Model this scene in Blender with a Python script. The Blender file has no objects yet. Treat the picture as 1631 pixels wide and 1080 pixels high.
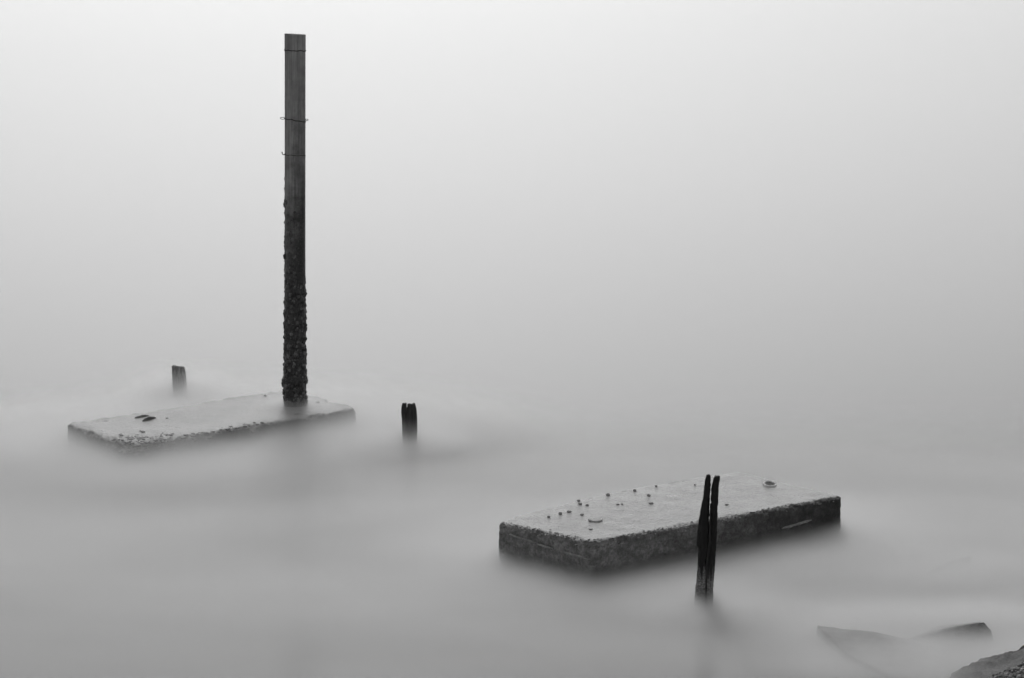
import bpy, bmesh, math, random
from mathutils import Vector, Matrix, noise
from mathutils.bvhtree import BVHTree

random.seed(7)
scene = bpy.context.scene
COL = scene.collection
R = math.radians

# ------------------------------------------------------------------ camera
cam_data = bpy.data.cameras.new('camera')
cam_data.sensor_width = 36.0
cam_data.lens = 99.33
cam_data.clip_start = 0.5
cam_data.clip_end = 20000.0
cam = bpy.data.objects.new('camera', cam_data)
cam.location = (0.0, 0.0, 5.0)
cam.rotation_euler = (R(90.0 - 8.4685), 0.0, 0.0)
COL.objects.link(cam)
scene.camera = cam

# ------------------------------------------------------------------ sky and sun (veiled, black-and-white picture)
SUN_EL, SUN_AZ = 34.5, -4.0          # azimuth from the view direction (+Y), negative = left
world = bpy.data.worlds.new('World')
scene.world = world
world.use_nodes = True
wt = world.node_tree
for n in list(wt.nodes):
    wt.nodes.remove(n)
sky = wt.nodes.new('ShaderNodeTexSky')
sky.sky_type = 'NISHITA'
sky.sun_disc = False
sky.sun_elevation = R(SUN_EL)
sky.sun_rotation = R(SUN_AZ)
sky.altitude = 0.0
sky.air_density = 1.0
sky.dust_density = 1.0
sky.ozone_density = 1.0
bw = wt.nodes.new('ShaderNodeRGBToBW')
bg = wt.nodes.new('ShaderNodeBackground')
bg.inputs['Strength'].default_value = 0.12
wo = wt.nodes.new('ShaderNodeOutputWorld')
wt.links.new(sky.outputs['Color'], bw.inputs['Color'])
wt.links.new(bw.outputs['Val'], bg.inputs['Color'])
wt.links.new(bg.outputs['Background'], wo.inputs['Surface'])

sun_data = bpy.data.lights.new('sun', 'SUN')
sun_data.energy = 0.7
sun_data.angle = R(13.0)
sun_data.color = (1.0, 1.0, 1.0)
sun = bpy.data.objects.new('sun', sun_data)
az, el = R(SUN_AZ), R(SUN_EL)
to_sun = Vector((math.sin(az) * math.cos(el), math.cos(az) * math.cos(el), math.sin(el)))
sun.rotation_euler = to_sun.to_track_quat('Z', 'Y').to_euler()
sun.location = (-8.0, 10.0, 12.0)
COL.objects.link(sun)

vs = scene.view_settings
vs.view_transform = 'Standard'
vs.look = 'None'
vs.exposure = 0.12
vs.gamma = 1.0
vs.use_curve_mapping = False
cy = scene.cycles
cy.use_denoising = True
cy.volume_bounces = 4
cy.transparent_max_bounces = 48
cy.adaptive_threshold = 0.03
cy.max_bounces = 10
cy.volume_step_rate = 0.45
cy.volume_max_steps = 512


# ------------------------------------------------------------------ helpers
def tag(o, label=None, cat=None, group=None, kind=None):
    if label: o['label'] = label
    if cat: o['category'] = cat
    if group: o['group'] = group
    if kind: o['kind'] = kind
    return o

def empty(name, loc, rotz=0.0):
    o = bpy.data.objects.new(name, None)
    o.empty_display_size = 0.2
    o.location = loc
    o.rotation_euler = (0, 0, rotz)
    COL.objects.link(o)
    return o

def link(name, verts, faces, mat, parent=None, loc=None, smooth=True):
    me = bpy.data.meshes.new(name)
    me.from_pydata([tuple(v) for v in verts], [], faces)
    me.update()
    bm = bmesh.new(); bm.from_mesh(me)
    bmesh.ops.recalc_face_normals(bm, faces=bm.faces)
    bm.to_mesh(me); bm.free()
    if smooth:
        me.polygons.foreach_set('use_smooth', [True] * len(me.polygons))
    me.materials.append(mat)
    o = bpy.data.objects.new(name, me)
    if loc is not None: o.location = loc
    if parent is not None: o.parent = parent
    COL.objects.link(o)
    return o

def fbm(p, octaves=4):
    s, a, f = 0.0, 1.0, 1.0
    for _ in range(octaves):
        s += a * noise.noise(Vector(p) * f)
        a *= 0.5; f *= 2.03
    return s

def lerp(a, b, t): return a + (b - a) * t

def interp(table, x):
    if x <= table[0][0]: return table[0][1]
    for (x0, y0), (x1, y1) in zip(table, table[1:]):
        if x <= x1:
            return lerp(y0, y1, (x - x0) / (x1 - x0))
    return table[-1][1]

def sstep(a, b, x):
    t = max(0.0, min(1.0, (x - a) / (b - a)))
    return t * t * (3 - 2 * t)

def loft(rings, cap=True):
    """closed rings of equal length -> verts, faces"""
    n = len(rings[0]); verts = []; faces = []
    for r in rings: verts += r
    for k in range(len(rings) - 1):
        for i in range(n):
            j = (i + 1) % n
            faces.append((k * n + i, k * n + j, (k + 1) * n + j, (k + 1) * n + i))
    if cap:
        c0 = len(verts); verts.append(sum((Vector(v) for v in rings[0]), Vector()) / n)
        c1 = len(verts); verts.append(sum((Vector(v) for v in rings[-1]), Vector()) / n)
        b = (len(rings) - 1) * n
        for i in range(n):
            j = (i + 1) % n
            faces.append((c0, j, i)); faces.append((c1, b + i, b + j))
    return verts, faces

def tube(points, rad, n=8):
    pts = [Vector(p) for p in points]; rings = []
    for i, p in enumerate(pts):
        d = (pts[min(i + 1, len(pts) - 1)] - pts[max(i - 1, 0)]).normalized()
        a = d.orthogonal().normalized()
        if abs(d.z) < 0.9: a = d.cross(Vector((0, 0, 1))).normalized()
        b = d.cross(a)
        r = rad(i) if callable(rad) else rad
        rings.append([p + (a * math.cos(t) + b * math.sin(t)) * r for t in [2 * math.pi * k / n for k in range(n)]])
    return loft(rings)

def blob(rx, ry, rz, seed, rough=0.25, sub=2):
    bm = bmesh.new()
    bmesh.ops.create_icosphere(bm, subdivisions=sub, radius=1.0)
    vs_ = []
    for v in bm.verts:
        k = 1.0 + rough * fbm(v.co * 1.3 + Vector((seed, seed * 1.7, 3.1)), 3)
        vs_.append(Vector((v.co.x * rx, v.co.y * ry, v.co.z * rz)) * k)
    fs = [tuple(v.index for v in f.verts) for f in bm.faces]
    bm.free()
    return vs_, fs

def join(pieces):
    verts, faces = [], []
    for v, f in pieces:
        b = len(verts); verts += v
        faces += [tuple(i + b for i in q) for q in f]
    return verts, faces


# ------------------------------------------------------------------ materials
class NT:
    def __init__(self, name):
        self.m = bpy.data.materials.new(name); self.m.use_nodes = True
        self.t = self.m.node_tree
        for n in list(self.t.nodes): self.t.nodes.remove(n)
        self.out = self.t.nodes.new('ShaderNodeOutputMaterial')
    def n(self, kind, **kw):
        nd = self.t.nodes.new(kind)
        for k, v in kw.items(): setattr(nd, k, v)
        return nd
    def l(self, a, b): self.t.links.new(a, b)
    def math(self, op, a, b=None, clamp=False):
        nd = self.n('ShaderNodeMath', operation=op); nd.use_clamp = clamp
        for i, x in enumerate((a, b)):
            if x is None: continue
            if isinstance(x, (int, float)): nd.inputs[i].default_value = x
            else: self.l(x, nd.inputs[i])
        return nd.outputs[0]
    def noise(self, vec, scale, detail=4.0, rough=0.55):
        nd = self.n('ShaderNodeTexNoise')
        nd.inputs['Scale'].default_value = scale
        nd.inputs['Detail'].default_value = detail
        nd.inputs['Roughness'].default_value = rough
        self.l(vec, nd.inputs['Vector'])
        return nd.outputs[0]
    def ramp(self, fac, stops):
        nd = self.n('ShaderNodeValToRGB')
        while len(nd.color_ramp.elements) < len(stops): nd.color_ramp.elements.new(0.5)
        for e, (p, v) in zip(nd.color_ramp.elements, stops):
            e.position = p; e.color = (v, v, v, 1)
        self.l(fac, nd.inputs[0])
        return nd.outputs[0]
    def mapping(self, vec, scale=(1, 1, 1), rot=(0, 0, 0)):
        nd = self.n('ShaderNodeMapping')
        nd.inputs['Scale'].default_value = scale
        nd.inputs['Rotation'].default_value = rot
        self.l(vec, nd.inputs['Vector'])
        return nd.outputs[0]
    def mix(self, fac, a, b):
        nd = self.n('ShaderNodeMix', data_type='FLOAT')
        for s, x in ((nd.inputs[0], fac), (nd.inputs[2], a), (nd.inputs[3], b)):
            if isinstance(x, (int, float)): s.default_value = x
            else: self.l(x, s)
        return nd.outputs[0]
    def surf(self, color, rough, bump=None, bump_d=0.01, bump_s=1.0, ior=1.45, spec=0.5):
        b = self.n('ShaderNodeBsdfPrincipled')
        for s, x in (('Base Color', color), ('Roughness', rough)):
            if isinstance(x, (int, float)):
                b.inputs[s].default_value = (x, x, x, 1) if s == 'Base Color' else x
            else: self.l(x, b.inputs[s])
        b.inputs['IOR'].default_value = ior
        b.inputs['Specular IOR Level'].default_value = spec
        if bump is not None:
            bn = self.n('ShaderNodeBump')
            bn.inputs['Distance'].default_value = bump_d
            bn.inputs['Strength'].default_value = bump_s
            self.l(bump, bn.inputs['Height']); self.l(bn.outputs[0], b.inputs['Normal'])
        self.l(b.outputs[0], self.out.inputs['Surface'])
        return self.m
    def obj(self):
        return self.n('ShaderNodeTexCoord').outputs['Object']

def concrete(name, top=0.30, side=0.055, dark_end=0.0, end_x=1.3, gloss=(0.26, 0.40)):
    t = NT(name); co = t.obj()
    n1 = t.noise(co, 5.0, 6.0, 0.6)
    n2 = t.noise(co, 45.0, 5.0, 0.65)
    n3 = t.noise(t.mapping(co, (0.7, 0.7, 1.0)), 16.0, 6.0, 0.7)
    n0 = t.noise(co, 1.4, 4.0, 0.6)
    clean = t.ramp(n1, [(0.25, top * 0.72), (0.5, top), (0.78, top * 1.2)])
    clean = t.math('MULTIPLY', clean, t.ramp(n0, [(0.32, 0.6), (0.5, 1.0), (0.68, 1.25)]))
    weed = t.ramp(n3, [(0.28, side * 0.45), (0.5, side), (0.72, side * 1.9)])
    speck = t.ramp(n2, [(0.3, 0.6), (0.5, 1.0), (0.7, 1.4)])
    geo = t.n('ShaderNodeNewGeometry')
    sx = t.n('ShaderNodeSeparateXYZ'); t.l(geo.outputs['Normal'], sx.inputs[0])
    up = t.math('ADD', sx.outputs['Z'], t.math('MULTIPLY', t.math('SUBTRACT', n2, 0.5), 0.7))
    mask = t.n('ShaderNodeMapRange', interpolation_type='SMOOTHSTEP')
    mask.inputs[1].default_value = 0.35; mask.inputs[2].default_value = 0.75
    t.l(up, mask.inputs[0])
    if dark_end > 0:
        so = t.n('ShaderNodeSeparateXYZ'); t.l(co, so.inputs[0])
        mr = t.n('ShaderNodeMapRange'); mr.inputs[1].default_value = -end_x; mr.inputs[2].default_value = end_x
        mr.inputs[3].default_value = 1.0 + 0.3 * dark_end; mr.inputs[4].default_value = 1.0 - dark_end
        t.l(t.math('ADD', so.outputs['X'], t.math('MULTIPLY', t.math('SUBTRACT', n1, 0.5), 1.2)), mr.inputs[0])
        weed = t.math('MULTIPLY', weed, mr.outputs[0])
    col = t.math('MULTIPLY', t.mix(mask.outputs[0], weed, clean), speck)
    rough = t.mix(mask.outputs[0], 0.75, t.ramp(n1, [(0.3, gloss[0]), (0.7, gloss[1])]))
    return t.surf(col, rough, n2, 0.016, 0.9)

def wood(name, dark, light, grain=(1, 1, 0.04), scale=55.0, crust_z=None, crust=0.2, rough=0.7, island=None):
    t = NT(name); co = t.obj()
    g = t.noise(t.mapping(co, grain), scale, 5.0, 0.65)
    b = t.noise(co, 4.0, 4.0, 0.6)
    f = t.noise(co, 90.0, 3.0, 0.6)
    col = t.ramp(g, [(0.3, dark), (0.52, lerp(dark, light, 0.45)), (0.72, light)])
    col = t.math('MULTIPLY', col, t.ramp(b, [(0.3, 0.65), (0.7, 1.25)]))
    if island is not None:
        ri = t.n('ShaderNodeNewGeometry').outputs['Random Per Island']
        col = t.math('MULTIPLY', col, t.ramp(ri, [(0.0, island[0]), (0.55, island[1]), (1.0, island[2])]))
    if crust_z is not None:
        so = t.n('ShaderNodeSeparateXYZ'); t.l(co, so.inputs[0])
        h = t.math('ADD', so.outputs['Z'], t.math('MULTIPLY', t.math('SUBTRACT', g, 0.5), crust_z[2]))
        mr = t.n('ShaderNodeMapRange', interpolation_type='SMOOTHSTEP')
        mr.inputs[1].default_value = crust_z[0]; mr.inputs[2].default_value = crust_z[1]
        mr.inputs[3].default_value = 1.0; mr.inputs[4].default_value = 0.0
        t.l(h, mr.inputs[0])
        col = t.mix(mr.outputs[0], col, t.ramp(f, [(0.35, crust * 0.4), (0.55, crust), (0.7, crust * 1.6)]))
    return t.surf(col, rough, t.math('ADD', g, t.math('MULTIPLY', f, 0.4)), 0.008, 0.9)

M_SLAB_NEAR = concrete('algae_concrete', 0.16, 0.16, 0.80, 1.35)
M_CRUMB = wood('pale_aggregate', 0.12, 0.40, (1, 1, 1), 40.0, rough=0.7, island=(0.4, 1.0, 1.8))
M_SEAM = wood('pale_mortar', 0.22, 0.45, (1, 1, 1), 50.0, rough=0.8)
M_SLAB_FAR = concrete('worn_concrete', 0.155, 0.035)
M_ROCK = concrete('wet_rubble', 0.11, 0.15, gloss=(0.6, 0.8))
M_POST_SPLIT = wood('black_rotten_timber', 0.006, 0.018, crust_z=(0.18, 0.32, 0.5), crust=0.23)
M_POST_STUB = wood('dark_wet_timber', 0.014, 0.075)
M_POST_GREY = wood('grey_grained_timber', 0.10, 0.60, scale=60.0)
M_PEBBLE = wood('dark_pebble', 0.30, 0.55, (1, 1, 1), 40.0, rough=0.6)
M_IRON = wood('rusted_iron', 0.02, 0.07, (1, 1, 1), 60.0, rough=0.8)
M_RIM = wood('bleached_rim', 0.6, 0.85, (1, 1, 1), 50.0, rough=0.6)
M_BARNACLE = wood('shell_crust', 0.03, 0.22, (1, 1, 1), 110.0, rough=0.32, island=(0.45, 0.9, 1.9))
M_GRAVEL = wood('mixed_gravel', 0.12, 0.36, (1, 1, 1), 60.0, rough=0.6, island=(0.12, 0.6, 3.0))

def pole_material():
    t = NT('weathered_pole_timber'); co = t.obj()
    g = t.noise(t.mapping(co, (1, 1, 0.03)), 60.0, 5.0, 0.65)
    b = t.noise(co, 7.0, 5.0, 0.6)
    f = t.noise(co, 70.0, 4.0, 0.6)
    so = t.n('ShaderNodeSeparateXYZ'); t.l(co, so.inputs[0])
    dry_lit = t.ramp(g, [(0.3, 0.20), (0.5, 0.32), (0.75, 0.52)])
    wet_shade = t.ramp(f, [(0.35, 0.012), (0.55, 0.035), (0.72, 0.13)])
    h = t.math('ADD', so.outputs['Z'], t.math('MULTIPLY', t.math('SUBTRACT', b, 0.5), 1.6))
    h = t.math('ADD', h, t.math('MULTIPLY', so.outputs['X'], -5.0))  # sideways term paints a lit left and a shaded right into the colour
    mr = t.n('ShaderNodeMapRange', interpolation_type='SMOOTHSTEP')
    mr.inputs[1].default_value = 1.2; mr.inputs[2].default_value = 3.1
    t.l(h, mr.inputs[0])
    col = t.math('MULTIPLY', t.mix(mr.outputs[0], wet_shade, dry_lit), t.ramp(b, [(0.3, 0.75), (0.7, 1.2)]))
    return t.surf(col, t.mix(mr.outputs[0], 0.33, 0.72), t.math('ADD', g, f), 0.006, 0.7)
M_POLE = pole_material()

def water_material():
    t = NT('smoothed_sea_water'); co = t.obj()
    big = t.noise(t.mapping(co, (0.03, 0.05, 1), (0, 0, 0.25)), 1.0, 1.0, 0.4)
    col = t.ramp(big, [(0.3, 0.036), (0.7, 0.044)])
    rough = 0.222
    return t.surf(col, rough, None, ior=1.25, spec=0.5)
M_WATER = water_material()

def mist_material(name, half, reach, ztop, dens, power=1.5, albedo=0.975, nscale=1.4):
    t = NT(name); co = t.obj()
    so = t.n('ShaderNodeSeparateXYZ'); t.l(co, so.inputs[0])
    dx = t.math('MAXIMUM', t.math('SUBTRACT', t.math('ABSOLUTE', so.outputs['X']), half[0]), 0.0)
    dy = t.math('MAXIMUM', t.math('SUBTRACT', t.math('ABSOLUTE', so.outputs['Y']), half[1]), 0.0)
    d = t.math('SQRT', t.math('ADD', t.math('MULTIPLY', dx, dx), t.math('MULTIPLY', dy, dy)))
    mr = t.n('ShaderNodeMapRange', interpolation_type='SMOOTHERSTEP')
    mr.inputs[1].default_value = 0.0; mr.inputs[2].default_value = reach
    mr.inputs[3].default_value = 1.0; mr.inputs[4].default_value = 0.0
    t.l(d, mr.inputs[0])
    nz = t.noise(t.mapping(co, (0.8, 1.2, 1.6)), nscale, 1.0, 0.5)
    top = t.math('MULTIPLY', t.ramp(nz, [(0.3, 0.78), (0.7, 1.0)]), ztop)
    hz = t.math('SUBTRACT', 1.0, t.math('DIVIDE', so.outputs['Z'], top), clamp=True)
    den = t.math('MULTIPLY', t.math('MULTIPLY', t.math('POWER', hz, power), mr.outputs[0]), dens)
    v = t.n('ShaderNodeVolumePrincipled')
    v.inputs['Color'].default_value = (albedo, albedo, albedo, 1)
    v.inputs['Anisotropy'].default_value = 0.6
    t.l(den, v.inputs['Density'])
    t.l(v.outputs[0], t.out.inputs['Volume'])
    return t.m


# ------------------------------------------------------------------ the sea
def make_water():
    # fan of quads: fine near the shore, coarse towards the horizon
    xs = [-9000, -2500, -700, -200, -60] + [i * 2.0 for i in range(-20, 21)] + [60, 200, 700, 2500, 9000]
    ys = [-60, -10] + [i * 2.0 for i in range(0, 41)] + [120, 200, 400, 900, 2200, 5000, 12000]
    verts = [(x, y, 0.0) for y in ys for x in xs]
    nx = len(xs)
    faces = [(j * nx + i, j * nx + i + 1, (j + 1) * nx + i + 1, (j + 1) * nx + i) for j in range(len(ys) - 1) for i in range(nx - 1)]
    o = link('sea_water', verts, faces, M_WATER)
    return tag(o, 'smooth pale grey sea water filling the whole view', 'water', kind='structure')
make_water()


# ------------------------------------------------------------------ concrete slabs
def rounded_block(Lx, Ly, z0, z1, to_local, wear, rough, step=0.022, seed=0.0, bulge=0.0):
    """A worn block: every point is pushed onto a box whose edges are rounded by wear(x, y, z)."""
    nx, ny, nz = max(2, int(Lx / step)), max(2, int(Ly / step)), max(2, int((z1 - z0) / step))
    idx, verts, faces = {}, [], []
    def pt(i, j, k):
        key = (i, j, k)
        if key in idx: return idx[key]
        q = Vector((Lx * i / nx, Ly * j / ny, lerp(z0, z1, k / nz)))
        r = wear(q)
        inner = Vector((min(max(q.x, r), Lx - r), min(max(q.y, r), Ly - r), min(q.z, z1 - r)))
        d = q - inner
        L = d.length
        if L > 1e-6:
            d /= L
            q = inner + d * min(L, r)
            nn = Vector((q.x * 6 + seed, q.y * 6, q.z * 6))
            amp = rough(q)
            q = q + d * amp * (fbm(nn, 3) + 0.55 * fbm(nn * 5.5, 3))
        x, y = to_local(q.x / Lx, q.y / Ly)
        idx[key] = len(verts); verts.append(Vector((x, y, q.z)))
        return idx[key]
    for i in range(nx):
        for j in range(ny):
            for k in (0, nz):
                f = (pt(i, j, k), pt(i + 1, j, k), pt(i + 1, j + 1, k), pt(i, j + 1, k))
                faces.append(f)
    for k in range(nz):
        for i in range(nx):
            for j in (0, ny):
                faces.append((pt(i, j, k), pt(i + 1, j, k), pt(i + 1, j, k + 1), pt(i, j, k + 1)))
        for j in range(ny):
            for i in (0, nx):
                faces.append((pt(i, j, k), pt(i, j + 1, k), pt(i, j + 1, k + 1), pt(i, j, k + 1)))
    return verts, faces

def slab_frame(A, B, C, D):
    """u runs B->C (long), v runs B->A (short); local frame at the centre, x along the long side."""
    A, B, C, D = (Vector(p) for p in (A, B, C, D))
    cen = (A + B + C + D) / 4
    ang = math.atan2((C - B).y, (C - B).x)
    ca, sa = math.cos(-ang), math.sin(-ang)
    def to_local(u, v, grow=0.0):
        p = B * (1 - u) * (1 - v) + C * u * (1 - v) + D * u * v + A * (1 - u) * v
        p = p - cen
        return (p.x * ca - p.y * sa, p.x * sa + p.y * ca)
    return cen, ang, to_local, (C - B).length, (A - B).length

def world_to_local(P, cen, ang):
    d = Vector((P[0], P[1])) - cen
    ca, sa = math.cos(-ang), math.sin(-ang)
    return (d.x * ca - d.y * sa, d.x * sa + d.y * ca)

def top_tree(verts, faces):
    return BVHTree.FromPolygons([tuple(v) for v in verts], faces)

def drop(tree, x, y, default):
    h = tree.ray_cast(Vector((x, y, 3.0)), Vector((0, 0, -1)))
    return h[0].z if h[0] is not None else default

# ---- nearer slab, on the right
NA, NB, NC, ND = (-0.120, 21.588), (0.614, 20.870), (2.701, 22.605), (1.94, 23.66)
n_cen, n_ang, n_loc0, n_L, n_W = slab_frame(NA, NB, NC, ND)
def n_loc(u, v):
    x, y = n_loc0(u, v)                       # the seaward edge is worn to a shallow bow
    return (x, y + 0.17 * v * max(0.0, math.sin(math.pi * u)) ** 0.8)
ZN = 0.34
near_slab = empty('concrete_block', (n_cen.x, n_cen.y, 0.0), n_ang)
tag(near_slab, 'nearer concrete slab with sharp dark sides, behind the split timber post', 'concrete slab', 'concrete slabs in the sea')

def n_wear(q):
    v = 0.018 + 0.018 * (1 + fbm((q.x * 3.1, q.y * 3.1, q.z * 2 + 4), 3)) + 0.03 * (1 - sstep(0.0, 0.25, math.hypot(q.x, q.y)))
    chip = max(0.0, fbm((q.x * 8 + 9, q.y * 8, 2.0), 3) - 0.10) * 0.12
    fine = 0.014 * abs(noise.noise(Vector((q.x * 24, q.y * 24, 5.0))))
    return min(0.095, max(0.006, v + chip + fine))
def n_rough(q):
    return 0.0035 if q.z > ZN - 0.004 else 0.010
up_v, up_f = rounded_block(n_L, n_W, -0.35, ZN, n_loc, n_wear, n_rough, 0.0175, 1.0)
link('slab_body', up_v, up_f, M_SLAB_NEAR, near_slab)
n_tree = top_tree(up_v, up_f)

# crumbs of pale aggregate along the worn front edges, too small to pick apart
crumbs = []
for k in range(420):
    if random.random() < 0.62: u, v = random.uniform(0.0, 1.0), abs(random.gauss(0, 0.022))
    else: u, v = abs(random.gauss(0, 0.010)), random.uniform(0.0, 1.0)
    x, y = n_loc(min(1, u), min(1, v))
    z = drop(n_tree, x, y, None)
    if z is None or z < ZN - 0.07: continue
    s_ = random.uniform(0.004, 0.011)
    bv, bf = blob(s_ * random.uniform(0.8, 1.6), s_ * random.uniform(0.8, 1.4), s_ * 0.6, k * 1.91, 0.35, 1)
    crumbs.append(([p + Vector((x, y, z)) for p in bv], bf))
sv, sf = join(crumbs)
tag(link('exposed_stone', sv, sf, M_CRUMB, near_slab, smooth=False), kind='stuff')

def seam(p, q, name='mortar_seam', thick=0.0075, seed=0.0):
    """ragged mortar lip left between two pours on the side of the slab"""
    a = Vector((*world_to_local(p, n_cen, n_ang), p[2])); b = Vector((*world_to_local(q, n_cen, n_ang), q[2]))
    n_ = max(6, int((b - a).length / 0.02)); pts = []
    for i in range(n_ + 1):
        c = a.lerp(b, i / n_)
        c.z += 0.006 * noise.noise(Vector((i * 0.35, seed, 0)))
        pts.append(c)
    tv, tf = tube(pts, lambda i: thick * (0.35 + 0.65 * min(1, min(i, n_ - i) / 3)) * (1 + 0.5 * noise.noise(Vector((i * 0.7, seed, 4)))), 7)
    link(name, tv, tf, M_SEAM, near_slab)
seam((-0.023, 21.471, 0.268), (0.180, 21.273, 0.248), seed=1.0, thick=0.010)
seam((0.196, 21.241, 0.243), (0.309, 21.129, 0.234), seed=4.0, thick=0.010)
seam((0.337, 21.101, 0.230), (0.570, 20.872, 0.213), seed=7.0, thick=0.011)
seam((2.161, 22.151, 0.166), (2.420, 22.366, 0.192), thick=0.011, seed=12.0)
def ring_sector(rx, ry, a0, a1, thick, height, n=40, seed=0.0):
    pts = []
    for i in range(n + 1):
        a = lerp(a0, a1, i / n)
        k = 1 + 0.10 * noise.noise(Vector((math.cos(a) * 2 + seed, math.sin(a) * 2, seed)))
        pts.append(Vector((rx * k * math.cos(a), ry * k * math.sin(a), height * (0.7 + 0.5 * noise.noise(Vector((a * 2, seed, 5)))))))
    end = lambda i: thick * (0.35 + 0.65 * min(1.0, min(i, n - i) / 5.0)) * (1 + 0.3 * noise.noise(Vector((i * 0.5, seed, 0))))
    return tube(pts, end, 8)

def disc(rx, ry, z, n=24, seed=0.0):
    vs_ = [Vector((0, 0, z - 0.004))]
    for i in range(n):
        a = 2 * math.pi * i / n
        k = 1 + 0.12 * noise.noise(Vector((math.cos(a) * 1.5 + seed, math.sin(a) * 1.5, 0)))
        vs_.append(Vector((rx * k * math.cos(a), ry * k * math.sin(a), z)))
    return vs_, [(0, 1 + i, 1 + (i + 1) % n) for i in range(n)]

def place_socket(px, py, kind):
    x, y = world_to_local((px, py), n_cen, n_ang)
    z = drop(n_tree, x, y, ZN)
    s = empty('socket', (x, y, z)); s.parent = near_slab
    s.rotation_euler = (0, 0, -n_ang)
    if kind == 'cup':      # broken cup: dark wall towards the viewer, pale rim at its ends
        rv, rf = ring_sector(0.052, 0.085, R(195), R(350), 0.009, 0.006, 40, 3.0)
        link('socket_wall', rv, rf, M_PEBBLE, s)
        rv, rf = ring_sector(0.056, 0.09, R(192), R(214), 0.007, 0.014, 14, 8.0)
        link('socket_rim', rv, rf, M_RIM, s)
        rv, rf = ring_sector(0.056, 0.09, R(322), R(368), 0.005, 0.015, 20, 5.0)
        link('socket_rim', rv, rf, M_RIM, s)
    else:                  # pale raised ring; a dark disc paints the shade of its hole
        rv, rf = ring_sector(0.048, 0.10, R(0), R(359), 0.012, 0.004, 48, 6.0)
        link('socket_rim', rv, rf, M_RIM, s)
        rv, rf = disc(0.038, 0.085, 0.006, 24, 2.0)
        link('hole_shade_disc', rv, rf, M_IRON, s)
    return s
place_socket(0.6516, 21.68, 'cup')
place_socket(2.144, 23.07, 'ring')

# ---- farther slab, on the left
FA, FB, FC, FD = (-4.270, 26.62), (-3.500, 25.45), (-1.515, 27.50), (-2.30, 28.66)
f_cen, f_ang, f_loc, f_L, f_W = slab_frame(FA, FB, FC, FD)
ZF = 0.22
far_slab = empty('concrete_block', (f_cen.x, f_cen.y, 0.0), f_ang)
tag(far_slab, 'farther worn concrete slab that carries the tall pole', 'concrete slab', 'concrete slabs in the sea')

def f_near_corner(q):
    return 1.0 - sstep(0.10, 0.85, math.hypot(q.x * 0.75, q.y * 1.2))
def f_wear(q):
    v = 0.028 + 0.022 * (1 + fbm((q.x * 2.7 + 3, q.y * 2.7, q.z + 4), 3))
    chip = max(0.0, fbm((q.x * 5 + 2, q.y * 5, 7.0), 3) - 0.1) * 0.13
    return min(0.17, v + chip + 0.10 * f_near_corner(q))
def f_rough(q):
    e = min(q.x, q.y, f_L - q.x, f_W - q.y)
    return (0.003 if q.z > ZF - 0.01 else 0.011) + 0.012 * (1 - sstep(0.02, 0.22, e)) + 0.016 * f_near_corner(q)
fv, ff = rounded_block(f_L, f_W, -0.45, ZF, f_loc, f_wear, f_rough, 0.021, 40.0)
link('slab_body', fv, ff, M_SLAB_FAR, far_slab)
f_tree = top_tree(fv, ff)
# exposed stones in the broken corner, too small to pick apart
stones = []
for k in range(230):
    u = abs(random.gauss(0, 0.32)); v = abs(random.gauss(0, 0.20))
    if random.random() < 0.3: u = random.uniform(0, 1.7); v = abs(random.gauss(0.02, 0.04))
    if u > f_L - 0.1 or v > f_W - 0.1: continue
    x, y = f_loc(u / f_L, v / f_W)
    z = drop(f_tree, x, y, None)
    if z is None or z < 0.03: continue
    s = random.uniform(0.008, 0.024)
    bv, bf = blob(s * random.uniform(0.8, 1.5), s * random.uniform(0.8, 1.4), s * 0.7, k * 1.37, 0.3, 1)
    stones.append(([p + Vector((x, y, z)) for p in bv], bf))
sv, sf = join(stones)
tag(link('exposed_stone', sv, sf, M_SLAB_FAR, far_slab, smooth=False), kind='stuff')

def iron_lug(p0, p1, thick, high, seed):
    a = Vector(world_to_local(p0, f_cen, f_ang)); b = Vector(world_to_local(p1, f_cen, f_ang))
    pts = []
    for i in range(15):
        t_ = i / 14
        p = a.lerp(b, t_)
        z = drop(f_tree, p.x, p.y, ZF)
        pts.append(Vector((p.x, p.y, z + high * math.sin(math.pi * t_) ** 0.7 + 0.004 * noise.noise(Vector((t_ * 4, seed, 0))))))
    tv, tf = tube(pts, lambda i: thick * (0.45 + 0.55 * math.sin(math.pi * (i + 1) / 16)) * (1 + 0.25 * noise.noise(Vector((i * 0.6, seed, 2)))), 9)
    return link('iron_lug', tv, tf, M_IRON, far_slab)
iron_lug((-3.645, 26.905), (-3.530, 27.03), 0.013, 0.008, 1.0)
iron_lug((-3.545, 26.735), (-3.452, 26.91), 0.018, 0.012, 5.0)


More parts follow.
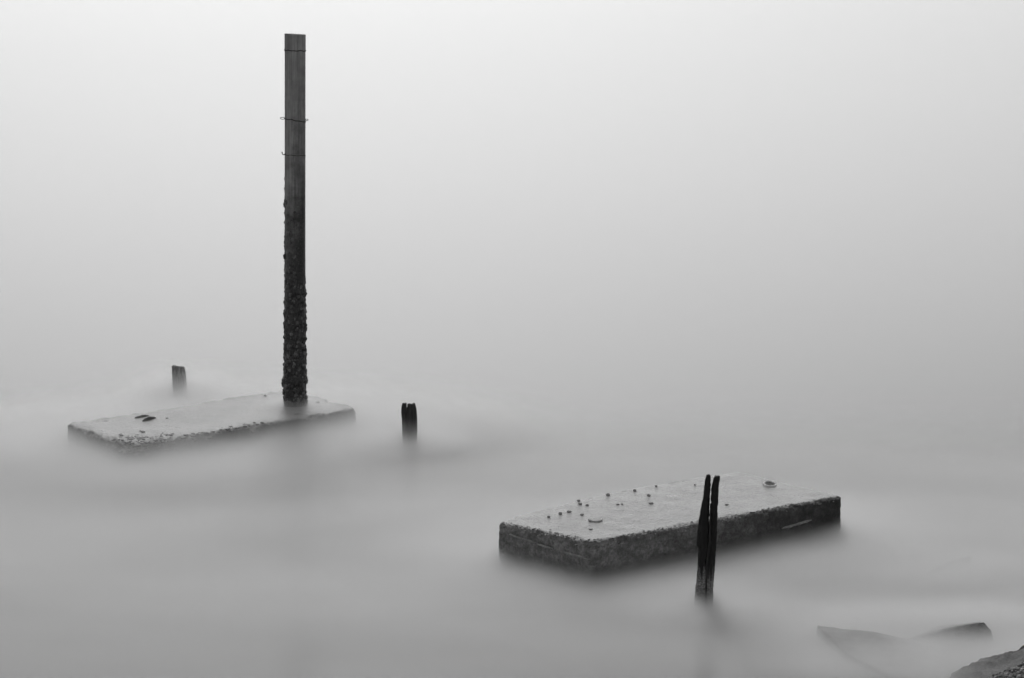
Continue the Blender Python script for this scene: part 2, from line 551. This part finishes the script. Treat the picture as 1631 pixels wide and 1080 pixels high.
# ------------------------------------------------------------------ tall pole
PX, PY = -2.152, 27.622
lx, ly = world_to_local((PX, PY), f_cen, f_ang)
PZ = drop(f_tree, lx, ly, ZF) - 0.01
pole = empty('wooden_pole', (PX, PY, PZ))
pole.rotation_euler = (0.0, math.atan2(0.042, 3.68), 0.0)
tag(pole, 'tall upright timber pole with shell-crusted foot standing on the farther slab', 'pole')
H = 3.685
def zpix(y): return (646.0 - y) / 161.0
CRACKS = [(4.20, 3.0, 0.75, 0.09, 0.010), (4.75, 2.3, 0.8, 0.10, 0.012), (5.35, 3.15, 0.55, 0.09, 0.010), (3.75, 2.6, 0.5, 0.08, 0.007), (5.0, 3.5, 0.25, 0.09, 0.009), (1.2, 2.8, 0.9, 0.1, 0.01)]
def pole_radius(a, z):
    side = -math.cos(a)                      # +1 on the left of the picture
    start = 2.30 + 0.25 * noise.noise(Vector((math.cos(a) * 1.5, math.sin(a) * 1.5, 9)))
    left = sstep(2.45, 1.7, z) if side > -0.1 else 0.0
    left = (1 - sstep(1.75, 2.45, z)) * sstep(-0.35, 0.25, side)
    allr = 1 - sstep(0.9, 1.55, z)
    g = max(left * 0.6, allr)
    r = 0.1015 + 0.0012 * noise.noise(Vector((math.cos(a) * 9, math.sin(a) * 9, z * 0.4)))
    r += 0.006 * (1 - sstep(0.0, 1.6, z))
    for ca_, zc, zl, w, dp in CRACKS:        # drying splits in the bare timber
        da = (a - ca_ - 0.10 * noise.noise(Vector((z * 2.2, ca_, 1.0))) + math.pi) % (2 * math.pi) - math.pi
        if abs(da) < w and abs(z - zc) < zl:
            r -= dp * (1 - abs(da) / w) * (1 - (abs(z - zc) / zl) ** 2)
    c, s = math.cos(a), math.sin(a)
    k = noise.noise(Vector((c * 3.2, s * 3.2, z * 17.0))) * 0.6 + 0.55 * noise.noise(Vector((c * 6.5, s * 6.5, z * 38.0 + 4)))
    k2 = abs(noise.noise(Vector((c * 2.0 + 7, s * 2.0, z * 9.0))))
    r += g * (0.017 * k + 0.008 * k2)
    # swollen collar of shells near the foot, strongest on the left
    r += (0.008 + 0.012 * max(0.0, side)) * math.exp(-((z - 0.255) / 0.05) ** 2)
    # slight lip of the sawn top band
    r += 0.0016 * sstep(3.50, 3.515, z)
    return r
rings = []
NZ, NA_ = 560, 120
for k in range(NZ + 1):
    z = H * k / NZ
    ring = []
    for i in range(NA_):
        a = 2 * math.pi * i / NA_
        rr = pole_radius(a, z)
        zz = z
        if k == NZ: rr *= 0.985
        if z > H - 0.1: zz = z - 0.006 * (math.cos(a) * 0.8 + 1.0) * (z - (H - 0.1)) / 0.1
        ring.append(Vector((rr * math.cos(a), rr * math.sin(a), zz)))
    rings.append(ring)
pv, pf = loft(rings)
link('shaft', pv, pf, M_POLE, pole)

def wire_loop(z, tilt, rad, wob, seed):
    pts = []
    for i in range(49):
        a = 2 * math.pi * i / 48
        r = 0.1035 + 0.002 * noise.noise(Vector((math.cos(a) * 3, math.sin(a) * 3, seed)))
        pts.append(Vector((r * math.cos(a), r * math.sin(a), z + tilt * math.cos(a) + wob * noise.noise(Vector((math.cos(a) * 2, math.sin(a) * 2, seed + 3))))))
    return tube(pts, rad, 6)
wv, wf = wire_loop(zpix(79), -0.004, 0.005, 0.012, 1.0)
link('wire_band', wv, wf, M_IRON, pole)
wv, wf = wire_loop(zpix(188), -0.016, 0.0045, 0.014, 5.0)
tie = link('wire_band', wv, wf, M_IRON, pole)
def eye(cx, cz, w, h, seed, open_=0.0):
    pts = []
    for i in range(21):
        a = lerp(open_, 2 * math.pi - open_, i / 20)
        pts.append(Vector((cx + w * math.cos(a), -0.02 + 0.01 * math.sin(a * 2 + seed), cz + h * math.sin(a))))
    return tube(pts, 0.0032, 6)
ev, ef = eye(-0.122, zpix(185.5), 0.020, 0.010, 0.0)
link('wire_eye', ev, ef, M_IRON, tie)
ev, ef = eye(0.116, zpix(187.5), 0.013, 0.008, 2.0)
link('wire_eye', ev, ef, M_IRON, tie)
wv, wf = wire_loop(zpix(243), -0.006, 0.003, 0.014, 9.0)
band = link('wire_band', wv, wf, M_IRON, pole)
hk = [Vector((-0.100, -0.01, zpix(242))), Vector((-0.110, -0.01, zpix(243.2))), Vector((-0.119, -0.01, zpix(242.6))), Vector((-0.126, -0.01, zpix(240.5))), Vector((-0.128, -0.01, zpix(238.2)))]
hv, hf = tube(hk, 0.005, 6)
link('wire_hook', hv, hf, M_IRON, band)

# crust of small shells on the lower half (hundreds, 2-5 px): one part
shells = []
for k in range(900):
    z = 0.03 + 2.3 * random.random() ** 1.35
    a = random.uniform(0, 2 * math.pi)
    left = -math.cos(a)
    if z > 1.3 and left < -0.05: continue
    if z > 1.3 and random.random() < (z - 1.3) * 0.75: continue
    r = pole_radius(a, z)
    s = random.uniform(0.005, 0.019) * (1.0 if random.random() < 0.8 else 1.35)
    bv, bf = blob(s * 0.75, s * random.uniform(0.8, 1.2), s * random.uniform(0.9, 1.6), k * 0.71, 0.3, 1)
    m = Matrix.Translation((r * math.cos(a), r * math.sin(a), z)) @ Matrix.Rotation(a, 4, 'Z') @ Matrix.Rotation(random.uniform(-0.7, 0.7), 4, 'X')
    shells.append(([m @ p for p in bv], bf))
cv, cf = join(shells)
tag(link('shell_crust', cv, cf, M_BARNACLE, pole, smooth=False), kind='stuff')


# ------------------------------------------------------------------ timber posts
def plank(levels, depth, y0, seed, rough=0.006, n=26, nz=90):
    """levels: (z, x_left, x_right); a ragged timber of the given depth, lofted upwards"""
    zt = [l[0] for l in levels]
    tl = [(l[0], l[1]) for l in levels]; tr = [(l[0], l[2]) for l in levels]
    rings = []
    for k in range(nz + 1):
        z = lerp(zt[0], zt[-1], k / nz)
        x0, x1 = interp(tl, z), interp(tr, z)
        cx, hw = (x0 + x1) / 2, max(0.004, (x1 - x0) / 2)
        hd = depth / 2 * (1.0 if z < zt[-1] - 0.12 else lerp(1.0, 0.55, (z - zt[-1] + 0.12) / 0.12))
        ring = []
        for i in range(n):
            a = 2 * math.pi * i / n
            c, s = math.cos(a), math.sin(a)
            # squarish section
            e = 0.55
            px = math.copysign(abs(c) ** e, c) * hw; py = math.copysign(abs(s) ** e, s) * hd
            g = noise.noise(Vector((c * 3.0 + seed, s * 3.0, z * 2.5))) + 0.8 * noise.noise(Vector((c * 6 + seed, s * 6, z * 14))) + 0.6 * noise.noise(Vector((c * 2 + seed, s * 2, z * 45)))
            px += c * rough * g; py += s * rough * 1.4 * g
            zz = z
            if k >= nz - 3: zz = z + 0.012 * noise.noise(Vector((c * 2.5 + seed, s * 2.5, 3.3)))
            ring.append(Vector((cx + px, y0 + py, zz)))
        rings.append(ring)
    return loft(rings)

# split post in front of the nearer slab (1 m tall)
SX, SY, SPX = 1.411, 20.20, 215.0
def sp(y, xl, xr): return ((968.0 - y) / SPX, (xl - 1122.0) / SPX, (xr - 1122.0) / SPX)
split_post = empty('timber_post', (SX, SY, 0.0))
tag(split_post, 'tall black timber post split into two prongs, in front of the nearer slab', 'post')
left_levels = [(-0.4, -0.082, 0.012), sp(983, 1104.5, 1124), sp(953, 1106.6, 1124.5), sp(940, 1108, 1125), sp(909, 1111, 1125.6), sp(897, 1111, 1123.0),
               sp(885, 1111, 1126), sp(872, 1111.3, 1127), sp(867, 1108.3, 1127.4), sp(854, 1109.2, 1127.8), sp(826, 1111.8, 1127.4),
               sp(818, 1113.5, 1127.8), sp(804, 1115.4, 1128), sp(788, 1119, 1128.6), sp(772, 1120.3, 1129.2), sp(764, 1121.2, 1129), sp(759, 1122.8, 1129.2), sp(755.5, 1124.0, 1129.0)]
right_levels = [(-0.4, 0.004, 0.060), sp(983, 1124.6, 1135), sp(953, 1125, 1135.2), sp(927, 1125.8, 1135.9), sp(905, 1126, 1137.4), sp(897, 1126.6, 1137.8),
                sp(885, 1127, 1138.6), sp(870, 1129.5, 1139.5), sp(850, 1130.4, 1139.7), sp(831, 1131.2, 1140.1), sp(813, 1131.8, 1140.5), sp(798, 1130.8, 1141.2),
                sp(792, 1130.6, 1141.2), sp(779, 1131.4, 1141.8), sp(768, 1132.4, 1142.7), sp(762, 1133.6, 1143.2), sp(757, 1135.6, 1143.8)]
v_, f_ = plank(left_levels, 0.085, 0.010, 3.0, 0.0065, 26, 150)
link('split_half', v_, f_, M_POST_SPLIT, split_post)
v_, f_ = plank(right_levels, 0.085, -0.004, 11.0, 0.0055, 26, 150)
link('split_half', v_, f_, M_POST_SPLIT, split_post)
# thin splinter still bridging the split low down
v_, f_ = plank([(-0.3, -0.01, 0.04), sp(900, 1122.5, 1128.5), sp(860, 1127.0, 1131.5), sp(820, 1128.3, 1131.8), sp(800, 1129, 1131)], 0.035, -0.012, 17.0, 0.002, 14, 60)
link('splinter', v_, f_, M_POST_STUB, split_post)

# dark stub between the slabs
def mp(y, xl, xr): return ((712.0 - y) / 164.0, (xl - 652.0) / 164.0, (xr - 652.0) / 164.0)
mid_post = empty('timber_post', (-0.982, 26.57, 0.0))
tag(mid_post, 'short dark cleft timber stub alone in the water right of the pole', 'post', 'short timber stubs')
v_, f_ = plank([(-0.4, -0.068, -0.018), mp(690, 641.4, 650.5), mp(682, 641.4, 650.3), mp(665, 640.6, 650), mp(656, 639.6, 649.6), mp(648, 640.2, 648.2), mp(642.5, 641.4, 648.0)], 0.10, 0.0, 5.0, 0.004, 26, 70)
link('timber_half', v_, f_, M_POST_STUB, mid_post)
v_, f_ = plank([(-0.4, -0.019, 0.074), mp(690, 647.6, 664.2), mp(677, 647.6, 664.6), mp(660, 648.2, 664.2), mp(651, 648.8, 663.6), mp(645, 649.6, 662.0), mp(643.5, 650.2, 661.6)], 0.12, 0.0, 9.0, 0.005, 30, 70)
link('timber_half', v_, f_, M_POST_STUB, mid_post)

# grey stub behind the farther slab
def gp(y, xl, xr): return ((640.0 - y) / 151.0, (xl - 286.0) / 151.0, (xr - 286.0) / 151.0)
v_, f_ = plank([(-0.4, -0.060, 0.086), gp(637, 277, 298.4), gp(600, 275.8, 296.8), gp(586, 275.3, 295.4), gp(582, 275.3, 295.0)], 0.14, 0.0, 2.0, 0.0035, 40, 60)
for p in v_:
    if p.z > 0.30: p.z -= 0.15 * (p.x + 0.07) * (p.z - 0.30) / 0.085
far_post = link('timber_post', v_, f_, M_POST_GREY, None, (-3.476, 29.12, 0.0))
tag(far_post, 'short grey timber stub rising behind the farther slab, left of the pole', 'post', 'short timber stubs')


# ------------------------------------------------------------------ pebbles lying on the slabs
def pebble(P, slab, cen, ang, tree, size, flat, label, group, seed):
    x, y = world_to_local(P, cen, ang)
    z = drop(tree, x, y, None)
    if z is None: return
    bv, bf = blob(size, size * random.uniform(0.7, 1.0), size * flat, seed, 0.22, 2)
    o = link('pebble', bv, bf, M_PEBBLE, None, (P[0], P[1], z + size * flat * 0.55))
    o.rotation_euler = (0, 0, random.uniform(-0.4, 0.4))
    tag(o, label, 'pebble', group)
NEAR = [(0.289, 21.775, .013, .8, 'leftmost of the small dark pebbles on the nearer slab'),
        (0.382, 21.893, .015, .8, 'small pebble second from the left on the nearer slab'),
        (0.454, 21.965, .020, .45, 'wide flat pebble third from the left on the nearer slab'),
        (0.539, 22.404, .015, .7, 'farther of two nearly touching pebbles near the back edge of the nearer slab'),
        (0.548, 22.266, .016, .7, 'closer of two nearly touching pebbles near the back edge of the nearer slab'),
        (0.604, 22.231, .014, .7, 'small pebble just right of the nearly touching pair on the nearer slab'),
        (0.553, 21.853, .016, .6, 'small pebble just behind and left of the broken cup on the nearer slab'),
        (0.783, 22.615, .017, .8, 'lone round pebble at the back edge straight behind the broken cup'),
        (1.01, 22.809, .015, .8, 'lone pebble midway along the back edge of the nearer slab'),
        (1.116, 22.605, .016, .7, 'rounder, farther one of two pebbles left of the split post'),
        (1.119, 22.305, .020, .45, 'wide flat pebble left of the split post, closest to it'),
        (1.195, 22.991, .011, .8, 'tiny pebble at the back edge, left of the split post'),
        (0.850, 22.266, .015, .35, 'left, larger one of two adjoining flat pebbles in the middle of the slab'),
        (0.886, 22.266, .011, .5, 'right, smaller one of two adjoining flat pebbles in the middle of the slab'),
        (0.608, 21.336, .017, .3, 'very flat pebble in front of the broken cup near the slab edge'),
        (1.724, 22.243, .015, .5, 'only small pebble right of the split post on the nearer slab'),
        (1.52, 23.05, .009, .7, 'speck of a pebble just left of the split post tips')]
for k, (x, y, s, fl, lab) in enumerate(NEAR):
    pebble((x, y), near_slab, n_cen, n_ang, n_tree, s, fl, lab, 'pebbles on the nearer slab', k * 3.3 + 1)
FAR = [(-3.334, 26.893, .018, .35, 'flat grey pebble right of the dark iron lugs on the farther slab'),
       (-2.499, 28.20, .017, .4, 'small grey pebble behind the pole on its left side'),
       (-2.047, 28.40, .018, .6, 'small grey pebble behind the pole on its right side'),
       (-1.943, 27.82, .022, .35, 'flat grey pebble right of the pole foot near the front edge'),
       (-1.645, 27.70, .020, .6, 'grey pebble at the right-hand corner of the farther slab')]
for k, (x, y, s, fl, lab) in enumerate(FAR):
    pebble((x, y), far_slab, f_cen, f_ang, f_tree, s, fl, lab, 'pebbles on the farther slab', k * 5.1 + 40)


# ------------------------------------------------------------------ rubble near the shore
def fragment(name, top, base_z, spread, cuts, amp, seed, mat, label, cat, group=None):
    cx = sum(p[0] for p in top) / len(top); cy_ = sum(p[1] for p in top) / len(top)
    bm = bmesh.new()
    for x, y, z in top:
        bm.verts.new((x - cx, y - cy_, z))
        bm.verts.new(((x - cx) * spread, (y - cy_) * spread, base_z))
    res = bmesh.ops.convex_hull(bm, input=bm.verts)
    loose = [v for v in bm.verts if not v.link_faces]
    if loose: bmesh.ops.delete(bm, geom=loose, context='VERTS')
    bmesh.ops.subdivide_edges(bm, edges=bm.edges[:], cuts=cuts, use_grid_fill=True)
    bmesh.ops.triangulate(bm, faces=bm.faces[:])
    bm.normal_update()
    for v in bm.verts:
        n_ = v.normal.copy()
        v.co += n_ * amp * (fbm(v.co * 4 + Vector((seed, 0, 0)), 4) + 0.4 * fbm(v.co * 22 + Vector((seed, 3, 0)), 2))
    me = bpy.data.meshes.new(name)
    bm.to_mesh(me)
    verts = [v.co.copy() for v in bm.verts]; bm.verts.index_update()
    faces = [tuple(v.index for v in f.verts) for f in bm.faces]
    bm.free()
    me.polygons.foreach_set('use_smooth', [True] * len(me.polygons))
    me.materials.append(mat)
    o = bpy.data.objects.new(name, me)
    o.location = (cx, cy_, 0.0)
    COL.objects.link(o)
    tag(o, label, cat, group)
    return o, verts, faces, (cx, cy_)

fragment('concrete_fragment', [(2.146, 19.34, .085), (2.557, 19.17, .075), (2.98, 19.12, .0), (2.85, 18.2, -.05), (2.58, 18.02, .0), (2.26, 18.69, .07)], -0.4, 1.10, 16, 0.012, 2.0, M_ROCK,
         'flat concrete fragment awash under veiled water at lower right', 'rubble', 'rubble near the shore')
fragment('concrete_fragment', [(2.74, 19.20, .02), (2.95, 19.23, .07), (3.174, 19.22, .115), (3.288, 19.19, .145), (3.33, 19.17, .10), (3.36, 19.18, .01), (3.28, 19.62, .04), (2.95, 19.6, .0)], -0.4, 1.0, 14, 0.010, 9.0, M_ROCK,
         'dark tilted fragment whose pointed corner pokes out at lower right', 'rubble', 'rubble near the shore')
fragment('concrete_fragment', [(3.10, 21.02, -.02), (3.18, 21.25, .0), (3.42, 21.62, .02), (3.60, 21.75, .02), (3.62, 21.5, .0), (3.35, 21.1, -.01)], -0.4, 1.5, 10, 0.014, 15.0, M_ROCK,
         'dark submerged lump barely showing right of the nearer slab', 'rubble', 'rubble near the shore')
ro, rv_, rf_, (rcx, rcy) = fragment('shore_rock', [(2.77, 17.98, .0), (3.07, 18.29, .09), (3.29, 18.33, .17), (3.45, 18.34, .235), (4.1, 18.3, .32), (4.1, 17.0, .36), (3.2, 17.0, .16)],
         -0.4, 1.1, 26, 0.034, 22.0, M_ROCK, 'dark shore rock with coarse gravel on top in the bottom right corner', 'rock')
r_tree = top_tree(rv_, rf_)
grav = []
for k in range(3600):
    x = random.uniform(2.95, 3.75); y = random.uniform(17.2, 18.05)
    if (x - 2.98) * 0.55 - (y - 17.72) < random.uniform(-0.06, 0.04): continue
    z = drop(r_tree, x - rcx, y - rcy, None)
    if z is None: continue
    s = random.uniform(0.005, 0.012)
    bv, bf = blob(s * random.uniform(0.8, 1.3), s * random.uniform(0.8, 1.3), s * random.uniform(0.5, 0.9), k * 0.93, 0.35, 1)
    grav.append(([p + Vector((x - rcx, y - rcy, z + s * 0.3)) for p in bv], bf))
gv, gf = join(grav)
tag(link('gravel', gv, gf, M_GRAVEL, ro, smooth=False), kind='stuff')


# ------------------------------------------------------------------ soft low veil of spray hanging over the water by the obstacles
def mist(cx, cy_, ang, half, reach, ztop, dens, label, power=1.5, albedo=0.978):
    m = mist_material('sea_mist', half, reach, ztop, dens, power, albedo)
    hx, hy = half[0] + reach, half[1] + reach
    vs_ = [Vector((sx * hx, sy * hy, z)) for z in (-0.02, ztop) for sx, sy in ((-1, -1), (1, -1), (1, 1), (-1, 1))]
    fs = [(0, 1, 2, 3), (4, 5, 6, 7), (0, 1, 5, 4), (1, 2, 6, 5), (2, 3, 7, 6), (3, 0, 4, 7)]
    o = link('mist', vs_, fs, m, None, (cx, cy_, 0.0), smooth=False)
    o.rotation_euler = (0, 0, ang)
    return tag(o, label, 'mist', 'veils of mist', 'stuff')

mist(f_cen.x, f_cen.y, f_ang, (f_L / 2 - 0.5, f_W / 2 - 0.2), 2.7, 0.36, 5.2, 'soft low veil of mist around the farther slab', albedo=0.98)
mist(-0.982, 26.57, 0.0, (0.0, 0.0), 0.9, 0.22, 7.0, 'soft low veil of mist around the lone dark stub')
mist(n_cen.x, n_cen.y, n_ang, (n_L / 2 - 0.5, n_W / 2 - 0.4), 2.1, 0.205, 8.5, 'soft low veil of mist around the nearer slab')
mist(PX, PY - 0.1, 0.0, (0.06, 0.06), 0.45, 0.41, 11.0, 'soft low veil of mist around the foot of the tall pole', albedo=0.98)
mist(-3.476, 29.12, 0.0, (0.05, 0.05), 0.7, 0.48, 6.0, 'soft low veil of mist around the grey stub', albedo=0.98)
mist(1.411, 20.20, 0.0, (0.02, 0.02), 1.0, 0.19, 7.0, 'soft low veil of mist around the foot of the split post')
mist(3.36, 21.42, 0.9, (0.2, 0.05), 0.8, 0.14, 4.0, 'soft low veil of mist over the submerged lump', albedo=0.955)
mist(2.95, 18.95, 0.0, (0.55, 0.55), 0.9, 0.22, 6.5, 'soft low veil of mist over the rubble at lower right', albedo=0.955)

def added_mist_bank():
    """thin wide veil added over the near water to damp reflections, thinning out seawards"""
    t = NT('added_thin_mist'); co = t.obj()
    so = t.n('ShaderNodeSeparateXYZ'); t.l(co, so.inputs[0])
    mr = t.n('ShaderNodeMapRange', interpolation_type='SMOOTHERSTEP')
    mr.inputs[1].default_value = -4.0; mr.inputs[2].default_value = 6.0
    mr.inputs[3].default_value = 1.0; mr.inputs[4].default_value = 0.0
    t.l(so.outputs['Y'], mr.inputs[0])
    near = t.n('ShaderNodeMapRange', interpolation_type='SMOOTHSTEP')
    near.inputs[1].default_value = -7.0; near.inputs[2].default_value = -3.0
    near.inputs[3].default_value = 0.25; near.inputs[4].default_value = 1.0
    t.l(so.outputs['Y'], near.inputs[0])
    nz = t.noise(t.mapping(co, (0.25, 0.5, 1.0), (0, 0, 0.2)), 1.0, 2.0, 0.5)
    hz = t.math('SUBTRACT', 1.0, t.math('DIVIDE', so.outputs['Z'], 0.16), clamp=True)
    den = t.math('MULTIPLY', t.math('MULTIPLY', hz, mr.outputs[0]), t.math('MULTIPLY', near.outputs[0], t.ramp(nz, [(0.3, 3.4), (0.7, 6.4)])))
    v = t.n('ShaderNodeVolumePrincipled')
    v.inputs['Color'].default_value = (0.968, 0.968, 0.968, 1)
    v.inputs['Anisotropy'].default_value = 0.6
    t.l(den, v.inputs['Density']); t.l(v.outputs[0], t.out.inputs['Volume'])
    vs_ = [Vector((x, y, z)) for z in (-0.02, 0.16) for x, y in ((-9, -8), (9, -8), (9, 11), (-9, 11))]
    fs = [(0, 1, 2, 3), (4, 5, 6, 7), (0, 1, 5, 4), (1, 2, 6, 5), (2, 3, 7, 6), (3, 0, 4, 7)]
    o = link('mist', vs_, fs, t.m, None, (0.0, 24.0, 0.0), smooth=False)  # added mist volume, shaped to weaken reflections and set the foreground tone
    tag(o, 'thin wide veil of mist added over the near water to damp reflections', 'mist', 'veils of mist', 'stuff')
added_mist_bank()
